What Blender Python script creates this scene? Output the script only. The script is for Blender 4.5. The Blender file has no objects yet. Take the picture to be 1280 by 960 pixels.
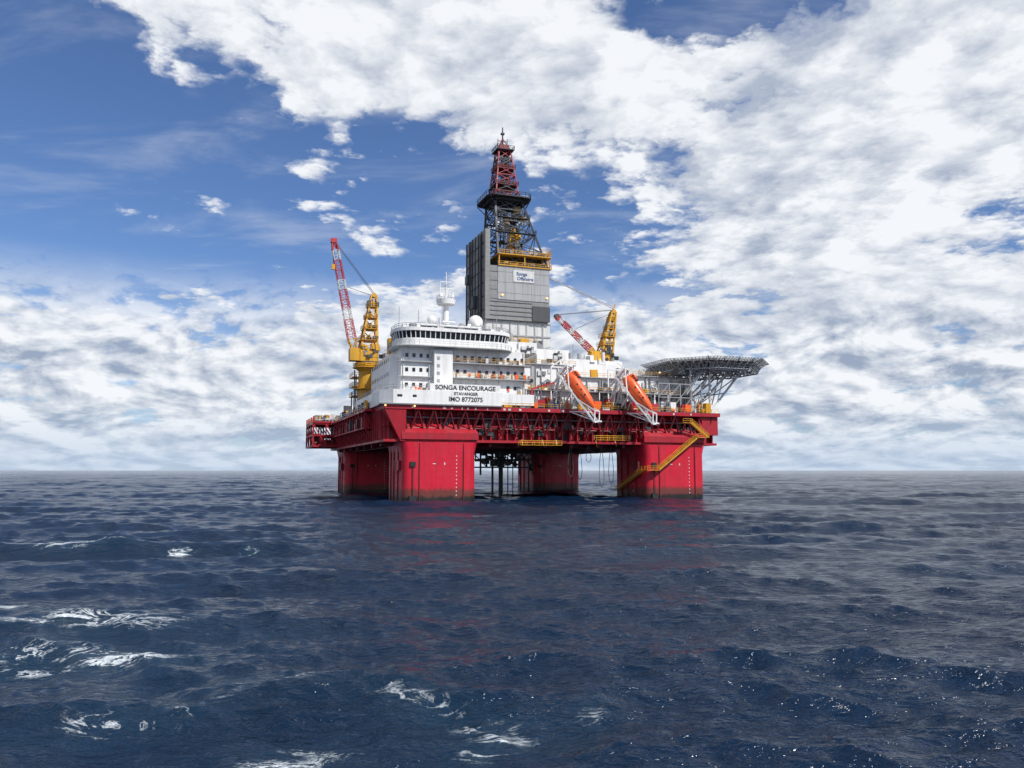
import bpy, math, random
import numpy as np
from mathutils import Vector, Matrix
random.seed(7)
rnd = random.random
def ru(a,b): return a+(b-a)*random.random()
scene = bpy.context.scene
scene.view_settings.view_transform='Standard'
scene.view_settings.look='None'
scene.view_settings.exposure=0

# ------------------------------------------------------------ node helper
class NT:
    def __init__(s,tree): s.t=tree; s.n=tree.nodes; s.l=tree.links
    def node(s,typ,**kw):
        x=s.n.new(typ)
        for k,v in kw.items(): setattr(x,k,v)
        return x
    def put(s,sock,val):
        if isinstance(val,bpy.types.NodeSocket): s.l.new(val,sock)
        elif val is not None: sock.default_value=val
    def m(s,op,a,b=None,c=None,clamp=False):
        x=s.node('ShaderNodeMath',operation=op); x.use_clamp=clamp
        s.put(x.inputs[0],a)
        if b is not None: s.put(x.inputs[1],b)
        if c is not None: s.put(x.inputs[2],c)
        return x.outputs[0]
    def noise(s,vec,scale,detail=4,rough=.5,dist=0.0):
        x=s.node('ShaderNodeTexNoise'); s.put(x.inputs['Vector'],vec)
        x.inputs['Scale'].default_value=scale; x.inputs['Detail'].default_value=detail
        x.inputs['Roughness'].default_value=rough; x.inputs['Distortion'].default_value=dist
        return x.outputs['Fac']
    def vor(s,vec,scale,detail=2,rough=.5):
        x=s.node('ShaderNodeTexVoronoi',feature='F1'); x.voronoi_dimensions='2D'; x.normalize=True
        s.put(x.inputs['Vector'],vec); x.inputs['Scale'].default_value=scale
        x.inputs['Detail'].default_value=detail; x.inputs['Roughness'].default_value=rough
        return x.outputs['Distance']
    def mr(s,v,a,b,c=0.,d=1.,smooth=True):
        x=s.node('ShaderNodeMapRange'); x.clamp=True
        if smooth: x.interpolation_type='SMOOTHSTEP'
        s.put(x.inputs[0],v)
        for i,q in zip((1,2,3,4),(a,b,c,d)): s.put(x.inputs[i],q)
        return x.outputs[0]
    def mix(s,f,a,b):
        x=s.node('ShaderNodeMix',data_type='RGBA'); s.put(x.inputs[0],f)
        for i,q in ((6,a),(7,b)):
            if isinstance(q,tuple) and len(q)==3: q=q+(1,)
            s.put(x.inputs[i],q)
        return x.outputs[2]
    def mapping(s,vec,scale=(1,1,1),rot=(0,0,0),loc=(0,0,0)):
        x=s.node('ShaderNodeMapping'); s.put(x.inputs[0],vec)
        x.inputs['Location'].default_value=loc; x.inputs['Rotation'].default_value=rot; x.inputs['Scale'].default_value=scale
        return x.outputs[0]
    def comb(s,x_,y_,z_=0.):
        x=s.node('ShaderNodeCombineXYZ'); s.put(x.inputs[0],x_); s.put(x.inputs[1],y_); s.put(x.inputs[2],z_); return x.outputs[0]

# ------------------------------------------------------------ sun + sky
SUN_AZ=math.radians(132); SUN_EL=math.radians(47)
S=Vector((math.sin(SUN_AZ)*math.cos(SUN_EL),math.cos(SUN_AZ)*math.cos(SUN_EL),math.sin(SUN_EL)))
sl=bpy.data.lights.new('sun','SUN'); sl.energy=4.6; sl.angle=math.radians(.5); sl.color=(1,.95,.88)
so=bpy.data.objects.new('sun',sl); scene.collection.objects.link(so)
so.rotation_euler=S.to_track_quat('Z','Y').to_euler(); so.location=(200,-200,300)

w=bpy.data.worlds.new('sky'); scene.world=w; w.use_nodes=True
t=NT(w.node_tree); t.n.clear()
STR=0.1
out=t.node('ShaderNodeOutputWorld'); bg=t.node('ShaderNodeBackground'); bg.inputs[1].default_value=STR
t.l.new(bg.outputs[0],out.inputs[0])
sky=t.node('ShaderNodeTexSky',sky_type='NISHITA'); sky.sun_disc=False
sky.sun_elevation=SUN_EL; sky.sun_rotation=SUN_AZ; sky.air_density=1.0; sky.dust_density=.5; sky.ozone_density=2.5
tc=t.node('ShaderNodeTexCoord')
sep=t.node('ShaderNodeSeparateXYZ'); t.l.new(tc.outputs['Generated'],sep.inputs[0])
X,Y,Z=sep.outputs
az=t.m('MULTIPLY',t.m('ARCTAN2',X,Y),57.2958)
zc=t.m('MAXIMUM',Z,0.0)
el=t.m('MULTIPLY',t.m('ARCSINE',Z),57.2958)
den=t.m('ADD',zc,.16)
px_=t.m('DIVIDE',X,den); py_=t.m('DIVIDE',Y,den)
P=t.comb(px_,py_,0.)
def gauss(a0,e0,sa,se,amp):
    e=t.m('POWER',t.m('ABSOLUTE',t.m('DIVIDE',t.m('SUBTRACT',el,e0),se)),2.)
    if a0 is not None:
        a=t.m('POWER',t.m('ABSOLUTE',t.m('DIVIDE',t.m('SUBTRACT',az,a0),sa)),2.)
        e=t.m('ADD',e,a)
    return t.m('MULTIPLY',t.m('EXPONENT',t.m('MULTIPLY',e,-1.)),amp)
bias=None
for g in [(-4,29,14,5,.14),(-30,21,13,8,-.20),(-6,19.2,15,4.6,-.12),(-13.5,20,3.5,1.8,.12),
          (24,20,14,8.5,.16),(19,31.5,11,2.4,-.17),(-31,31.5,8,3,.12),(None,6,0,6.5,.04),(9,14,5,2.5,-.09),(-28,13.5,14,2.2,-.07),
          (180,25,70,40,-.10)]:
    q=gauss(*g); bias=q if bias is None else t.m('ADD',bias,q)
n1=t.noise(P,1.9,7,.57,.2)
n1s=t.noise(t.mapping(P,loc=(.07,-.05,0)),1.9,6,.57,.2)
n2=t.noise(P,9.,5,.62)
Pd=t.comb(t.m('ADD',px_,t.m('MULTIPLY',n2,.16)),t.m('ADD',py_,t.m('MULTIPLY',n1,.5)),0.)
vb=t.vor(Pd,6.5,3.,.55)
bil=t.m('SUBTRACT',.80,vb)
nn=t.m('ADD',t.m('ADD',t.m('MULTIPLY',n1,.62),t.m('MULTIPLY',bil,.28)),t.m('MULTIPLY',n2,.20))
d0=t.m('ADD',nn,bias)
dens=t.mr(d0,.495,.575)
n4=t.noise(t.mapping(P,(.7,1.5,1),(0,0,.35)),3.,5,.6,.4)
veil=t.mr(n4,.46,.78,0.,.32)
dens=t.m('MAXIMUM',dens,veil)
slope=t.m('MULTIPLY',t.m('SUBTRACT',n1,n1s),4.2)
shade=t.m('ADD',t.m('ADD',slope,.60),t.m('ADD',t.m('MULTIPLY',t.m('SUBTRACT',bil,.42),1.5),t.m('MULTIPLY',t.m('SUBTRACT',n2,.5),1.3)),clamp=True)
shade=t.m('MAXIMUM',shade,t.mr(d0,.60,.50,0.,.74))
lowband=t.mr(el,14.5,8.5,0.,1.)
e2=t.m('MULTIPLY',t.m('POWER',t.m('MAXIMUM',el,.05),.75),.50)
P2=t.comb(t.m('MULTIPLY',az,.11),e2,0.)
n3=t.noise(P2,1.35,6,.58,.3)
n3u=t.noise(t.mapping(P2,loc=(.05,.13,0)),1.35,5,.58,.3)
P3=t.comb(t.m('ADD',t.m('MULTIPLY',az,.11),t.m('MULTIPLY',n2,.1)),t.m('ADD',e2,t.m('MULTIPLY',n3,.5)),0.)
vb3=t.vor(P3,3.6,3.,.55)
b3=t.m('SUBTRACT',.80,vb3)
c3=t.m('ADD',t.m('MULTIPLY',n3,.72),t.m('MULTIPLY',b3,.30))
lowd=t.mr(c3,.42,.50,.22,1.)
lowshade=t.m('ADD',t.m('ADD',t.m('MULTIPLY',t.m('SUBTRACT',n3,n3u),5.2),.54),t.m('MULTIPLY',t.m('SUBTRACT',b3,.42),1.2),clamp=True)
sh=t.mix(lowband,shade,lowshade)
ccol=t.mix(sh,(3.3,4.0,5.3),(9.4,9.6,9.9))
skyc=t.node('ShaderNodeMix',data_type='RGBA',blend_type='MULTIPLY'); skyc.inputs[0].default_value=1.
t.l.new(sky.outputs[0],skyc.inputs[6]); skyc.inputs[7].default_value=(.72,.87,1.14,1)
dens2=t.m('MULTIPLY',t.m('MAXIMUM',dens,t.m('MULTIPLY',lowband,lowd)),.96)
c1=t.mix(dens2,skyc.outputs[2],ccol)
haze=t.mr(el,5.0,-.2,0.,.68)
c2=t.mix(haze,c1,(4.9,6.2,8.0))
t.l.new(c2,bg.inputs[0])

# ------------------------------------------------------------ materials
MATS={}
def newmat(name):
    m=bpy.data.materials.new(name); m.use_nodes=True
    t=NT(m.node_tree); b=m.node_tree.nodes['Principled BSDF']; MATS[name]=m
    return m,t,b
def paint(name,col,rough=.45,dirt=.35,rust=.0,metal=0.,wl=False):
    m,t,b=newmat(name)
    geo=t.node('ShaderNodeNewGeometry'); pos=geo.outputs['Position']
    st=t.noise(t.mapping(pos,(1,1,.12)),.9,5,.6)
    pt=t.noise(pos,.22,4,.6)
    f=t.m('MULTIPLY',t.mr(st,.42,.72),dirt)
    dark=tuple(c*.45+.01 for c in col)
    c=t.mix(f,col,dark)
    c=t.mix(t.mr(pt,.35,.7,0.,dirt*.6),c,tuple(x*.72 for x in col))
    if rust>0:
        rn=t.noise(t.mapping(pos,(1,1,.25)),.7,6,.68)
        c=t.mix(t.mr(rn,.60,.72,0.,rust),c,(.10,.035,.015))
    if wl:
        sp=t.node('ShaderNodeSeparateXYZ'); t.l.new(pos,sp.inputs[0])
        sal=t.noise(t.mapping(pos,(1.6,1.6,.06)),.8,5,.62)
        c=t.mix(t.mr(sal,.55,.75,0.,.30),c,(.50,.10,.10))
        c=t.mix(t.mr(t.noise(t.mapping(pos,(2,2,.05),loc=(9,3,0)),.8,5,.62),.56,.72,0.,.5),c,(.20,.012,.016))
        wn=t.noise(t.mapping(pos,(1,1,.4)),.8,6,.6)
        hz=t.m('SUBTRACT',sp.outputs[2],t.m('MULTIPLY',wn,2.4))
        c=t.mix(t.mr(hz,2.8,1.2,0.,.88),c,(.085,.035,.024))
        c=t.mix(t.mr(hz,.5,-.4),c,(.012,.012,.010))
        q=t.m('FRACT',t.m('DIVIDE',sp.outputs[2],3.1))
        c=t.mix(t.mr(q,.03,.0,0.,.35,False),c,tuple(x*.4 for x in col))
    t.l.new(c,b.inputs['Base Color'])
    t.put(b.inputs['Roughness'],t.mr(pt,.3,.7,rough-.08,rough+.15))
    b.inputs['Metallic'].default_value=metal
    if wl or name in('white','red_hull'):
        bp=t.node('ShaderNodeBump'); bp.inputs['Strength'].default_value=.25; bp.inputs['Distance'].default_value=.15
        t.l.new(t.noise(pos,.8,2),bp.inputs['Height']); t.l.new(bp.outputs[0],b.inputs['Normal'])
    return m
paint('red_hull',(.38,.006,.020),.45,.6,.22)
paint('red_column',(.58,.008,.032),.42,.38,.14,wl=True)
paint('dark_red',(.15,.008,.014),.5,.5,.2)
paint('boom_red',(.45,.03,.035),.5,.4,.1)
paint('derrick_red',(.30,.02,.03),.5,.5,.1)
paint('white',(.78,.78,.77),.45,.34,.14)
paint('offwhite',(.60,.61,.60),.5,.42,.18)
paint('light_grey',(.34,.35,.36),.5,.45,.10)
paint('grey',(.20,.21,.22),.5,.35,.05)
paint('dark_grey',(.055,.06,.068),.55,.4,.1)
paint('steel_blue',(.06,.072,.095),.5,.4,.1)
paint('black',(.018,.018,.02),.6,.3,.1)
paint('yellow',(.62,.32,.015),.45,.45,.2)
paint('orange',(.85,.12,.02),.38,.2,.0)
paint('blue',(.03,.08,.22),.5,.3)
paint('green',(.03,.16,.10),.6,.3)
paint('deck_green',(.10,.13,.12),.7,.4,.2)
m,tt,b=newmat('window_glass'); b.inputs['Base Color'].default_value=(.012,.018,.025,1); b.inputs['Roughness'].default_value=.12
m,tt,b=newmat('lamp_lit'); b.inputs['Base Color'].default_value=(.8,.5,.2,1); b.inputs['Emission Color'].default_value=(1,.5,.15,1); b.inputs['Emission Strength'].default_value=2.2
m,tt,b=newmat('cladding')
geo=tt.node('ShaderNodeNewGeometry'); sp=tt.node('ShaderNodeSeparateXYZ'); tt.l.new(geo.outputs['Position'],sp.inputs[0])
q=tt.m('FRACT',tt.m('MULTIPLY',sp.outputs[2],.62))
st=tt.noise(tt.mapping(geo.outputs['Position'],(1,1,.1)),.7,6,.6)
c=tt.mix(tt.mr(q,.0,.22,.45,0.,False),(.23,.235,.23),(.12,.125,.13))
c=tt.mix(tt.mr(st,.4,.72,0.,.5),c,(.12,.115,.105)); tt.l.new(c,b.inputs['Base Color']); b.inputs['Roughness'].default_value=.55

# ------------------------------------------------------------ mesh builder
class B:
    def __init__(s): s.v=[]; s.f=[]; s.mi=[]; s.mats=[]; s.c=0
    def m(s,n):
        if n not in s.mats: s.mats.append(n)
        s.c=s.mats.index(n); return s
    def add(s,vs,fs):
        o=len(s.v); s.v.extend([tuple(x) for x in vs])
        for f in fs: s.f.append(tuple(i+o for i in f)); s.mi.append(s.c)
    def box(s,u0,u1,v0,v1,z0,z1):
        s.add([(u0,v0,z0),(u1,v0,z0),(u1,v1,z0),(u0,v1,z0),(u0,v0,z1),(u1,v0,z1),(u1,v1,z1),(u0,v1,z1)],
              [(3,2,1,0),(4,5,6,7),(0,1,5,4),(1,2,6,5),(2,3,7,6),(3,0,4,7)])
    def loft(s,rings,cap=True):
        n=len(rings[0]); vs=[p for r in rings for p in r]; fs=[]
        for i in range(len(rings)-1):
            for j in range(n):
                k=(j+1)%n; fs.append((i*n+j,i*n+k,(i+1)*n+k,(i+1)*n+j))
        if cap: fs.append(tuple(reversed(range(n)))); fs.append(tuple((len(rings)-1)*n+j for j in range(n)))
        s.add(vs,fs)
    def prism(s,poly,z0,z1,poly2=None):
        poly2=poly2 or poly
        s.loft([[(x,y,z0) for x,y in poly],[(x,y,z1) for x,y in poly2]])
    def frame(s,p,q):
        p=Vector(p); q=Vector(q); d=(q-p)
        if d.length<1e-6: d=Vector((0,0,1))
        d.normalize(); up=Vector((0,0,1)) if abs(d.z)<.95 else Vector((0,1,0))
        a=d.cross(up).normalized(); b_=a.cross(d).normalized(); return p,q,a,b_
    def beam(s,p,q,wd,h=None,w2=None,h2=None):
        h=h or wd; w2=w2 or wd; h2=h2 or h
        p,q,a,b_=s.frame(p,q)
        r=lambda c,x,y:[c-a*x/2-b_*y/2,c+a*x/2-b_*y/2,c+a*x/2+b_*y/2,c-a*x/2+b_*y/2]
        s.loft([r(p,wd,h),r(q,w2,h2)])
    def tube(s,p,q,r,r2=None,n=8,cap=True):
        r2=r if r2 is None else r2; p,q,a,b_=s.frame(p,q)
        R=lambda c,x:[c+a*x*math.cos(6.28318*i/n)+b_*x*math.sin(6.28318*i/n) for i in range(n)]
        s.loft([R(p,r),R(q,r2)],cap)
    def sphere(s,c,r,n=14,sz=1.):
        rings=[]
        for i in range(1,n//2+1):
            ph=math.pi*i/(n//2+1); rr=r*math.sin(ph); z=c[2]-r*sz*math.cos(ph)
            rings.append([(c[0]+rr*math.cos(6.28318*j/n),c[1]+rr*math.sin(6.28318*j/n),z) for j in range(n)])
        s.loft(rings)
    def path(s,pts,r,closed=False):
        for i in range(len(pts)-(0 if closed else 1)): s.beam(pts[i],pts[(i+1)%len(pts)],r)
    def rail(s,pts,h=1.15,step=2.0,closed=False,th=.09):
        n=len(pts)
        for i in range(n if closed else n-1):
            a=Vector(pts[i]); c=Vector(pts[(i+1)%n]); L=(c-a).length
            for hh in (h,h*.52): s.beam(a+Vector((0,0,hh)),c+Vector((0,0,hh)),th)
            k=max(1,int(L/step))
            for j in range(k+1):
                p=a.lerp(c,j/k); s.beam(p,p+Vector((0,0,h)),th)
    def truss(s,p,q,w0,w1,n,leg,br,mats=None):
        p,q,a,b_=s.frame(p,q); cs=[]
        for i in range(n+1):
            f=i/n; wd=w0+(w1-w0)*f; c=p.lerp(q,f)
            cs.append([c-a*wd/2-b_*wd/2,c+a*wd/2-b_*wd/2,c+a*wd/2+b_*wd/2,c-a*wd/2+b_*wd/2])
        for i in range(n):
            if mats: s.m(mats[i%len(mats)])
            for j in range(4):
                k=(j+1)%4
                s.beam(cs[i][j],cs[i+1][j],leg)
                s.beam(cs[i][j],cs[i+1][k],br) if i%2 else s.beam(cs[i][k],cs[i+1][j],br)
                s.beam(cs[i+1][j],cs[i+1][k],br)
    def stairs(s,p,q,wd=1.2,side=(0,1,0)):
        p=Vector(p); q=Vector(q); sd=Vector(side).normalized()*wd/2
        for g in (-1,1):
            s.beam(p+sd*g,q+sd*g,.14,.36); 
            for hh in (1.1,.6): s.beam(p+sd*g+Vector((0,0,hh)),q+sd*g+Vector((0,0,hh)),.08)
            for j in range(7):
                c=p.lerp(q,j/6)+sd*g; s.beam(c,c+Vector((0,0,1.1)),.08)
        n=int((q-p).length/.45)
        for j in range(n+1):
            c=p.lerp(q,j/n); s.beam(c-sd,c+sd,.3,.06)
    def fin(s,name,parent,origin=(0,0,0),smooth=False):
        o=Vector(origin); me=bpy.data.meshes.new(name)
        me.from_pydata([tuple(Vector(x)-o) for x in s.v],[],s.f)
        for n in s.mats: me.materials.append(MATS[n])
        me.polygons.foreach_set('material_index',s.mi)
        me.update()
        if smooth:
            me.polygons.foreach_set('use_smooth',[True]*len(me.polygons))
            try: me.set_sharp_from_angle(angle=math.radians(35))
            except Exception: pass
        ob=bpy.data.objects.new(name,me); scene.collection.objects.link(ob); ob.parent=parent
        return ob
TH=math.radians(20); C0=Vector((-3.75,268,0))
RM=Matrix.Rotation(TH,3,'Z')
def root(name,origin=(0,0,0)):
    e=bpy.data.objects.new(name,None); scene.collection.objects.link(e); e.empty_display_size=3
    e.location=C0+RM@Vector(origin); e.rotation_euler=(0,0,TH); return e
def rrect(u0,u1,v0,v1,r,n=5):
    pts=[]
    for cx,cy,a0 in ((u1-r,v0+r,-90),(u1-r,v1-r,0),(u0+r,v1-r,90),(u0+r,v0+r,180)):
        for i in range(n+1):
            a=math.radians(a0+90*i/n); pts.append((cx+r*math.cos(a),cy+r*math.sin(a)))
    return pts
def scatter(b,u0,u1,v0,v1,z,n,mats,smin=.6,smax=3.,hmax=2.5):
    for i in range(n):
        b.m(random.choice(mats)); u=ru(u0,u1); v=ru(v0,v1); a=ru(smin,smax)/2; c=ru(smin,smax)/2; h=ru(.5,hmax)
        k=rnd()
        if k<.50: b.box(u-a,u+a,v-c,v+c,z,z+h)
        elif k<.70: b.tube((u,v,z),(u,v,z+h),a*.6,n=10)
        elif k<.82: b.tube((u-a*1.4,v,z+.5),(u+a*1.4,v,z+.5),.45,n=8)
        elif k<.92: b.tube((u,v,z),(u,v,z+h*1.6),.14,n=6)
        else:
            for g in ((-a,-c),(a,-c),(a,c),(-a,c)): b.beam((u+g[0],v+g[1],z),(u+g[0],v+g[1],z+h),.14)
            b.path([(u-a,v-c,z+h),(u+a,v-c,z+h),(u+a,v+c,z+h),(u-a,v+c,z+h)],.14,True); b.beam((u-a,v-c,z),(u+a,v-c,z+h),.1)

rig=root('oil_rig')
# ------------------------------------------------------------ columns
b=B()
CU,CV,CW=34.8,43.0,9.7
for su in (-1,1):
    for sv in (-1,1):
        cu,cv=su*CU,sv*CV
        if su<0 and sv>0: cu-=2.0
        b.m('red_column')
        p0=rrect(cu-CW,cu+CW,cv-CW,cv+CW,2.0)
        p1=rrect(cu-CW-.6,cu+CW+.6,cv-CW-.1,cv+CW+.1,2.0)
        b.loft([[(x,y,-7) for x,y in p0],[(x,y,12.5) for x,y in p0],[(x,y,15.25) for x,y in p1]])
        vo=cv-CW-.12
        b.m('dark_red')
        for k in (-5.5,6.2):
            b.tube((cu+k,vo,-1),(cu+k,vo,15),.14,n=6)
        b.m('offwhite')
        for z in np.arange(1.5,12,1.):
            b.box(cu+4.2,cu+4.45,vo+.06,vo+.18,z,z+.3)
        b.box(cu-2,cu-1.2,vo+.06,vo+.18,9.6,9.8); b.box(cu+1,cu+1.3,vo+.06,vo+.18,9.4,10)
        b.m('black')
        for k in (-7.2,):
            b.box(cu+k-.9,cu+k+.9,vo-.5,vo+.2,-.5,1.6)
            b.box(cu+k-.7,cu+k+.7,vo-.35,vo+.2,9,10.2)
            b.tube((cu+k,vo-.3,10),(cu+k,vo-.3,-1),.12,n=6)
        uo=cu-CW-.12
        b.m('dark_red')
        for k in (-4,1,5): b.tube((uo,cv+k,-1),(uo,cv+k,15),.18,n=6)
        b.box(uo-1.,uo+.2,cv-7,cv-4,8,10.5)
        b.m('offwhite')
        for z in range(2,12,2): b.box(uo+.02,uo+.1,cv-2.3,cv-2.0,z,z+.3)
b.fin('columns',rig,smooth=True)
b=B(); b.m('red_column')
for sv in (-1,1): b.prism(rrect(-54,54,sv*CV-9,sv*CV+9,4),-17,-7.05)
b.fin('pontoons',rig)

# ------------------------------------------------------------ hull
b=B(); b.m('red_hull')
HU=49.0
b.box(-HU,HU,-49.2,50,15.3,23.55)
b.box(-HU-.6,HU+.6,-53.5,53.5,23.56,24.6)
b.box(-HU-.3,HU+.3,-51.8,51.8,15.26,15.9)
b.box(-HU-.2,HU+.2,-50.4,51.0,19.4,19.75)
for cu in (-CU,CU): 
    b.loft([[(cu-CW-.5,-52.9,15.92),(cu+CW+.5,-52.9,15.92),(cu+CW+.5,-49.1,15.92),(cu-CW-.5,-49.1,15.92)],[(cu-CW-.5,-52.9,17.6),(cu+CW+.5,-52.9,17.6),(cu+CW+.5,-49.1,17.6),(cu-CW-.5,-49.1,17.6)],[(cu-CW+.5,-50.2,20.2),(cu+CW-.5,-50.2,20.2),(cu+CW-.5,-49.1,20.2),(cu-CW+.5,-49.1,20.2)]])
u=-HU+1
while u<HU:
    b.m('red_hull'); b.box(u-.16,u+.16,-50.7,-49.1,15.9,23.5); b.box(u-.16,u+.16,49.9,51.2,15.9,23.5); u+=2.3
for v in np.arange(-48,49,3.): b.box(-HU-.9,-HU+.1,v-.15,v+.15,15.9,23.5); b.box(HU-.1,HU+.9,v-.15,v+.15,15.9,23.5)
b.m('dark_red')
u=-45.
while u<46:
    b.beam((u,-53.0,23.5),(u+2.1,-51.3,17.0),.36); b.beam((u+4.2,-53.0,23.5),(u+2.1,-51.3,17.0),.36); u+=4.2
b.m('black')
for k in range(50):
    u=ru(-46,46); z=random.choice((16.3,20.1)); b.box(u,u+ru(.8,2.),-49.26,-49.1,z,z+ru(1.2,2.6))
b.m('dark_grey')
for k in range(40):
    u=ru(-46,46); z=ru(17,21); b.box(u,u+ru(.6,1.8),-50.9,-49.1,z,z+ru(.6,2.0))
for z,c in ((22.3,'dark_red'),(21.6,'grey'),(18.9,'dark_red')):
    b.m(c); b.tube((-46,-51.4,z),(47,-51.4,z),.17,n=6)
b.m('red_hull')
b.loft([[(-49.5,-53.3,23.5),(-44,-53.3,23.5),(-44,-44,23.5),(-49.5,-44,23.5)],[(-45.2,-52.6,15.4),(-44,-52.6,15.4),(-44,-46,15.4),(-45.2,-46,15.4)]])
b.box(43,49.3,-52.6,-49.1,18.2,23.5)
b.m('deck_green'); b.box(-HU-.4,HU+.4,-53.2,53.2,24.6,24.66)
b.m('offwhite')
for k in range(16): u=ru(-44,46); b.box(u,u+ru(.3,.9),-53.56,-53.4,23.8,24.3)
b.fin('hull',rig)

# underside beams and walkways
b=B(); b.m('dark_red')
for u in np.arange(-44,45,8.): b.box(u-.4,u+.4,-49,49,14.3,15.28)
for v in np.arange(-40,41,13.): b.box(-48,48,v-.4,v+.4,14.4,15.25)
b.m('yellow')
def walkway(u0,u1,v,z):
    b.box(u0,u1,v-.7,v+.7,z-.12,z); b.rail([(u0,v-.7,z),(u1,v-.7,z)]); b.rail([(u0,v+.7,z),(u1,v+.7,z)])
walkway(-13,-1,-52.6,15.2-.4); walkway(9,19,-53.4,16.4)
for u in (-12,-6,-2,10,16): b.beam((u,-52.4,14.6),(u,-51.6,16.2),.15)
b.stairs((41,-54.2,17.4),(28.2,-54.2,8.2),1.1,(0,1,0))
b.box(24.2,28.4,-54.9,-52.9,8.0,8.15); b.rail([(24.2,-54.9,8.1),(28.2,-54.9,8.1)])
b.stairs((24.0,-53.,8.1),(24.0,-37.5,2.4),1.1,(1,0,0)); b.box(23.2,24.9,-37.5,-34.5,2.3,2.45); b.rail([(23.2,-37.5,2.4),(23.2,-34.5,2.4)])
b.box(41,44.6,-55,-52.9,17.3,17.45); b.rail([(41,-55,17.4),(44.6,-55,17.4)])
b.stairs((44.5,-54.6,17.4),(39.,-54.6,21.6),1.,(0,1,0)); b.box(36,39,-55.2,-53.55,21.5,21.62); b.rail([(36,-55.1,21.6),(39,-55.1,21.6)])
for z in (10,13,16): 
    for u in (30,36): b.beam((u,-54.2,8.2+(u-28.2)*.72),(u,-52.8,8.0+(u-28.2)*.72),.15)
for u,v,l in ((3,-50,9),(8.5,-50,5),(13,-49,12),(18,-45,11),(15,-30,10),(16.5,-20,8)):
    pts=[(u+.8*math.sin(i/8*6.28),v,15.2-l*math.sin(i/8*math.pi)) for i in range(9)]; b.m('dark_grey'); b.path(pts,.12)
b.fin('underdeck_walkways_and_stairs',rig)

# moonpool equipment
b=B(); b.m('dark_grey')
b.tube((0,0,15),(0,0,-8),.75,n=12)
for u,v,r in ((-2.4,1,.22),(2,-1.4,.2),(1.2,3,.25),(-4,-3,.3),(5,2,.18)): b.tube((u,v,15),(u,v,-8),r,n=8)
for z in (14,11.5,9): 
    for a,c in (((-9,-6),(9,-6)),((-9,6),(9,6)),((-9,-6),(-9,6)),((9,-6),(9,6)),((-3,-6),(-3,6)),((3,-6),(3,6))):
        if z==9 and a[0]>3: continue
        b.beam((a[0],a[1],z),(c[0],c[1],z),.45)
for u in (-9,-3,3,9):
    for v in (-6,6): b.beam((u,v,15.2),(u,v,9 if abs(u)<9 else 6.5),.5)
    b.beam((u,-6,15),(u+(6 if u<9 else -6),-6,9.2),.3); b.beam((u,6,15),(u+(6 if u<9 else -6),6,9.2),.3)
b.m('grey')
for k in range(22): 
    u=ru(-9,8); v=ru(-6,6); z=ru(9,13); b.box(u,u+ru(.6,2.2),v,v+1.5,z,z+ru(.5,2))
b.m('dark_grey')
for k in range(14):
    u=ru(-18,14); v=ru(-14,14); b.tube((u,v,15.3),(u,v,ru(9,13)),.22,n=6)
b.fin('moonpool_riser_and_frames',rig)

# left outrigger frames
b=B(); b.m('red_hull'); OU=-58.3
for z in (16.2,20,24.0):
    for v in (28,35.5,43,50): b.beam((-HU,v,z),(OU,v,z),.5)
    b.beam((OU,28,z),(OU,50,z),.5); b.beam((-54,28,z),(-54,50,z),.4)
for v in (28,35.5,43,50):
    b.beam((OU,v,16.2),(OU,v,26.5),.5); b.beam((-54,v,16.2),(-54,v,24),.4)
    b.beam((OU,v,24),(-54,v,16.2),.35); b.beam((-54,v,24),(-HU,v,16.2),.35)
for v in (28,35.5,43): b.beam((OU,v,16.2),(OU,v+7.5,24),.35)
b.box(OU-.3,-HU,27.5,50.5,24.25,24.8); b.box(-57.5,-50,30,48,16.4,17)
b.m('dark_red'); scatter(b,-56.5,-51,30,48,17,20,['dark_red','dark_grey','red_hull'],1,3,4)
scatter(b,-57.5,-51,29,49,24.8,34,['offwhite','dark_grey','red_hull','yellow','grey'],.6,2.6,3)
b.m('yellow'); b.rail([(OU,28,24.8),(OU,50,24.8)]); b.m('offwhite'); b.rail([(OU,28,24.8),(-50,28,24.8)])
b.m('red_hull'); b.box(-52.3,-49.7,-40,27,23.7,24.3); b.box(-52,-49.9,-38,26,19.2,19.5)
for v in np.arange(-38,27,5.): b.beam((-52,v,23.7),(-49.8,v,19.6),.3); b.beam((-51.9,v,19.3),(-49.8,v,16.3),.3); b.beam((-52,v,19.4),(-52,v,23.8),.2)
b.m('offwhite'); b.rail([(-52.2,-40,24.3),(-52.2,27,24.3)],step=3)
scatter(b,-51.6,-50.4,-36,24,19.5,34,['dark_red','dark_grey','black','red_hull'],.8,2.2,3.2)
scatter(b,-51.6,-50.4,-36,24,24.3,24,['dark_red','dark_grey','yellow','offwhite','grey'],.6,1.8,2.6)
b.fin('port_outrigger_frames',rig)

# ------------------------------------------------------------ name band / bulwark
b=B(); b.m('white')
poly=[(-50.4,-50.5),(-47.5,-53.9),(-18.5,-53.9),(-18.5,-50),(-50.4,-50)]
b.prism(poly,24.7,28.5)
b.prism([(-50.4,-50),(-18.5,-50),(-18.5,-12),(-50.4,-12)],24.7,28.45)
b.box(-38,-18.8,-53.75,-51.0,28.5,30.3)
b.box(-18.4,-9,-53.2,-50,25.2,28.2)
b.m('grey'); b.box(-50.6,-18.3,-54.1,-50.2,24.62,24.95)
b.m('light_grey'); b.rail([(-50.2,-50.2,28.5),(-47.4,-53.7,28.5),(-38,-53.7,28.5)],th=.1); b.rail([(-50.2,-50.2,28.5),(-50.2,-14,28.5)],th=.1)
b.m('black'); b.box(-46.5,-45.2,-53.95,-53.8,26.6,27.2); b.box(-42.5,-41.5,-53.95,-53.8,26.6,27.2)
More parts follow.
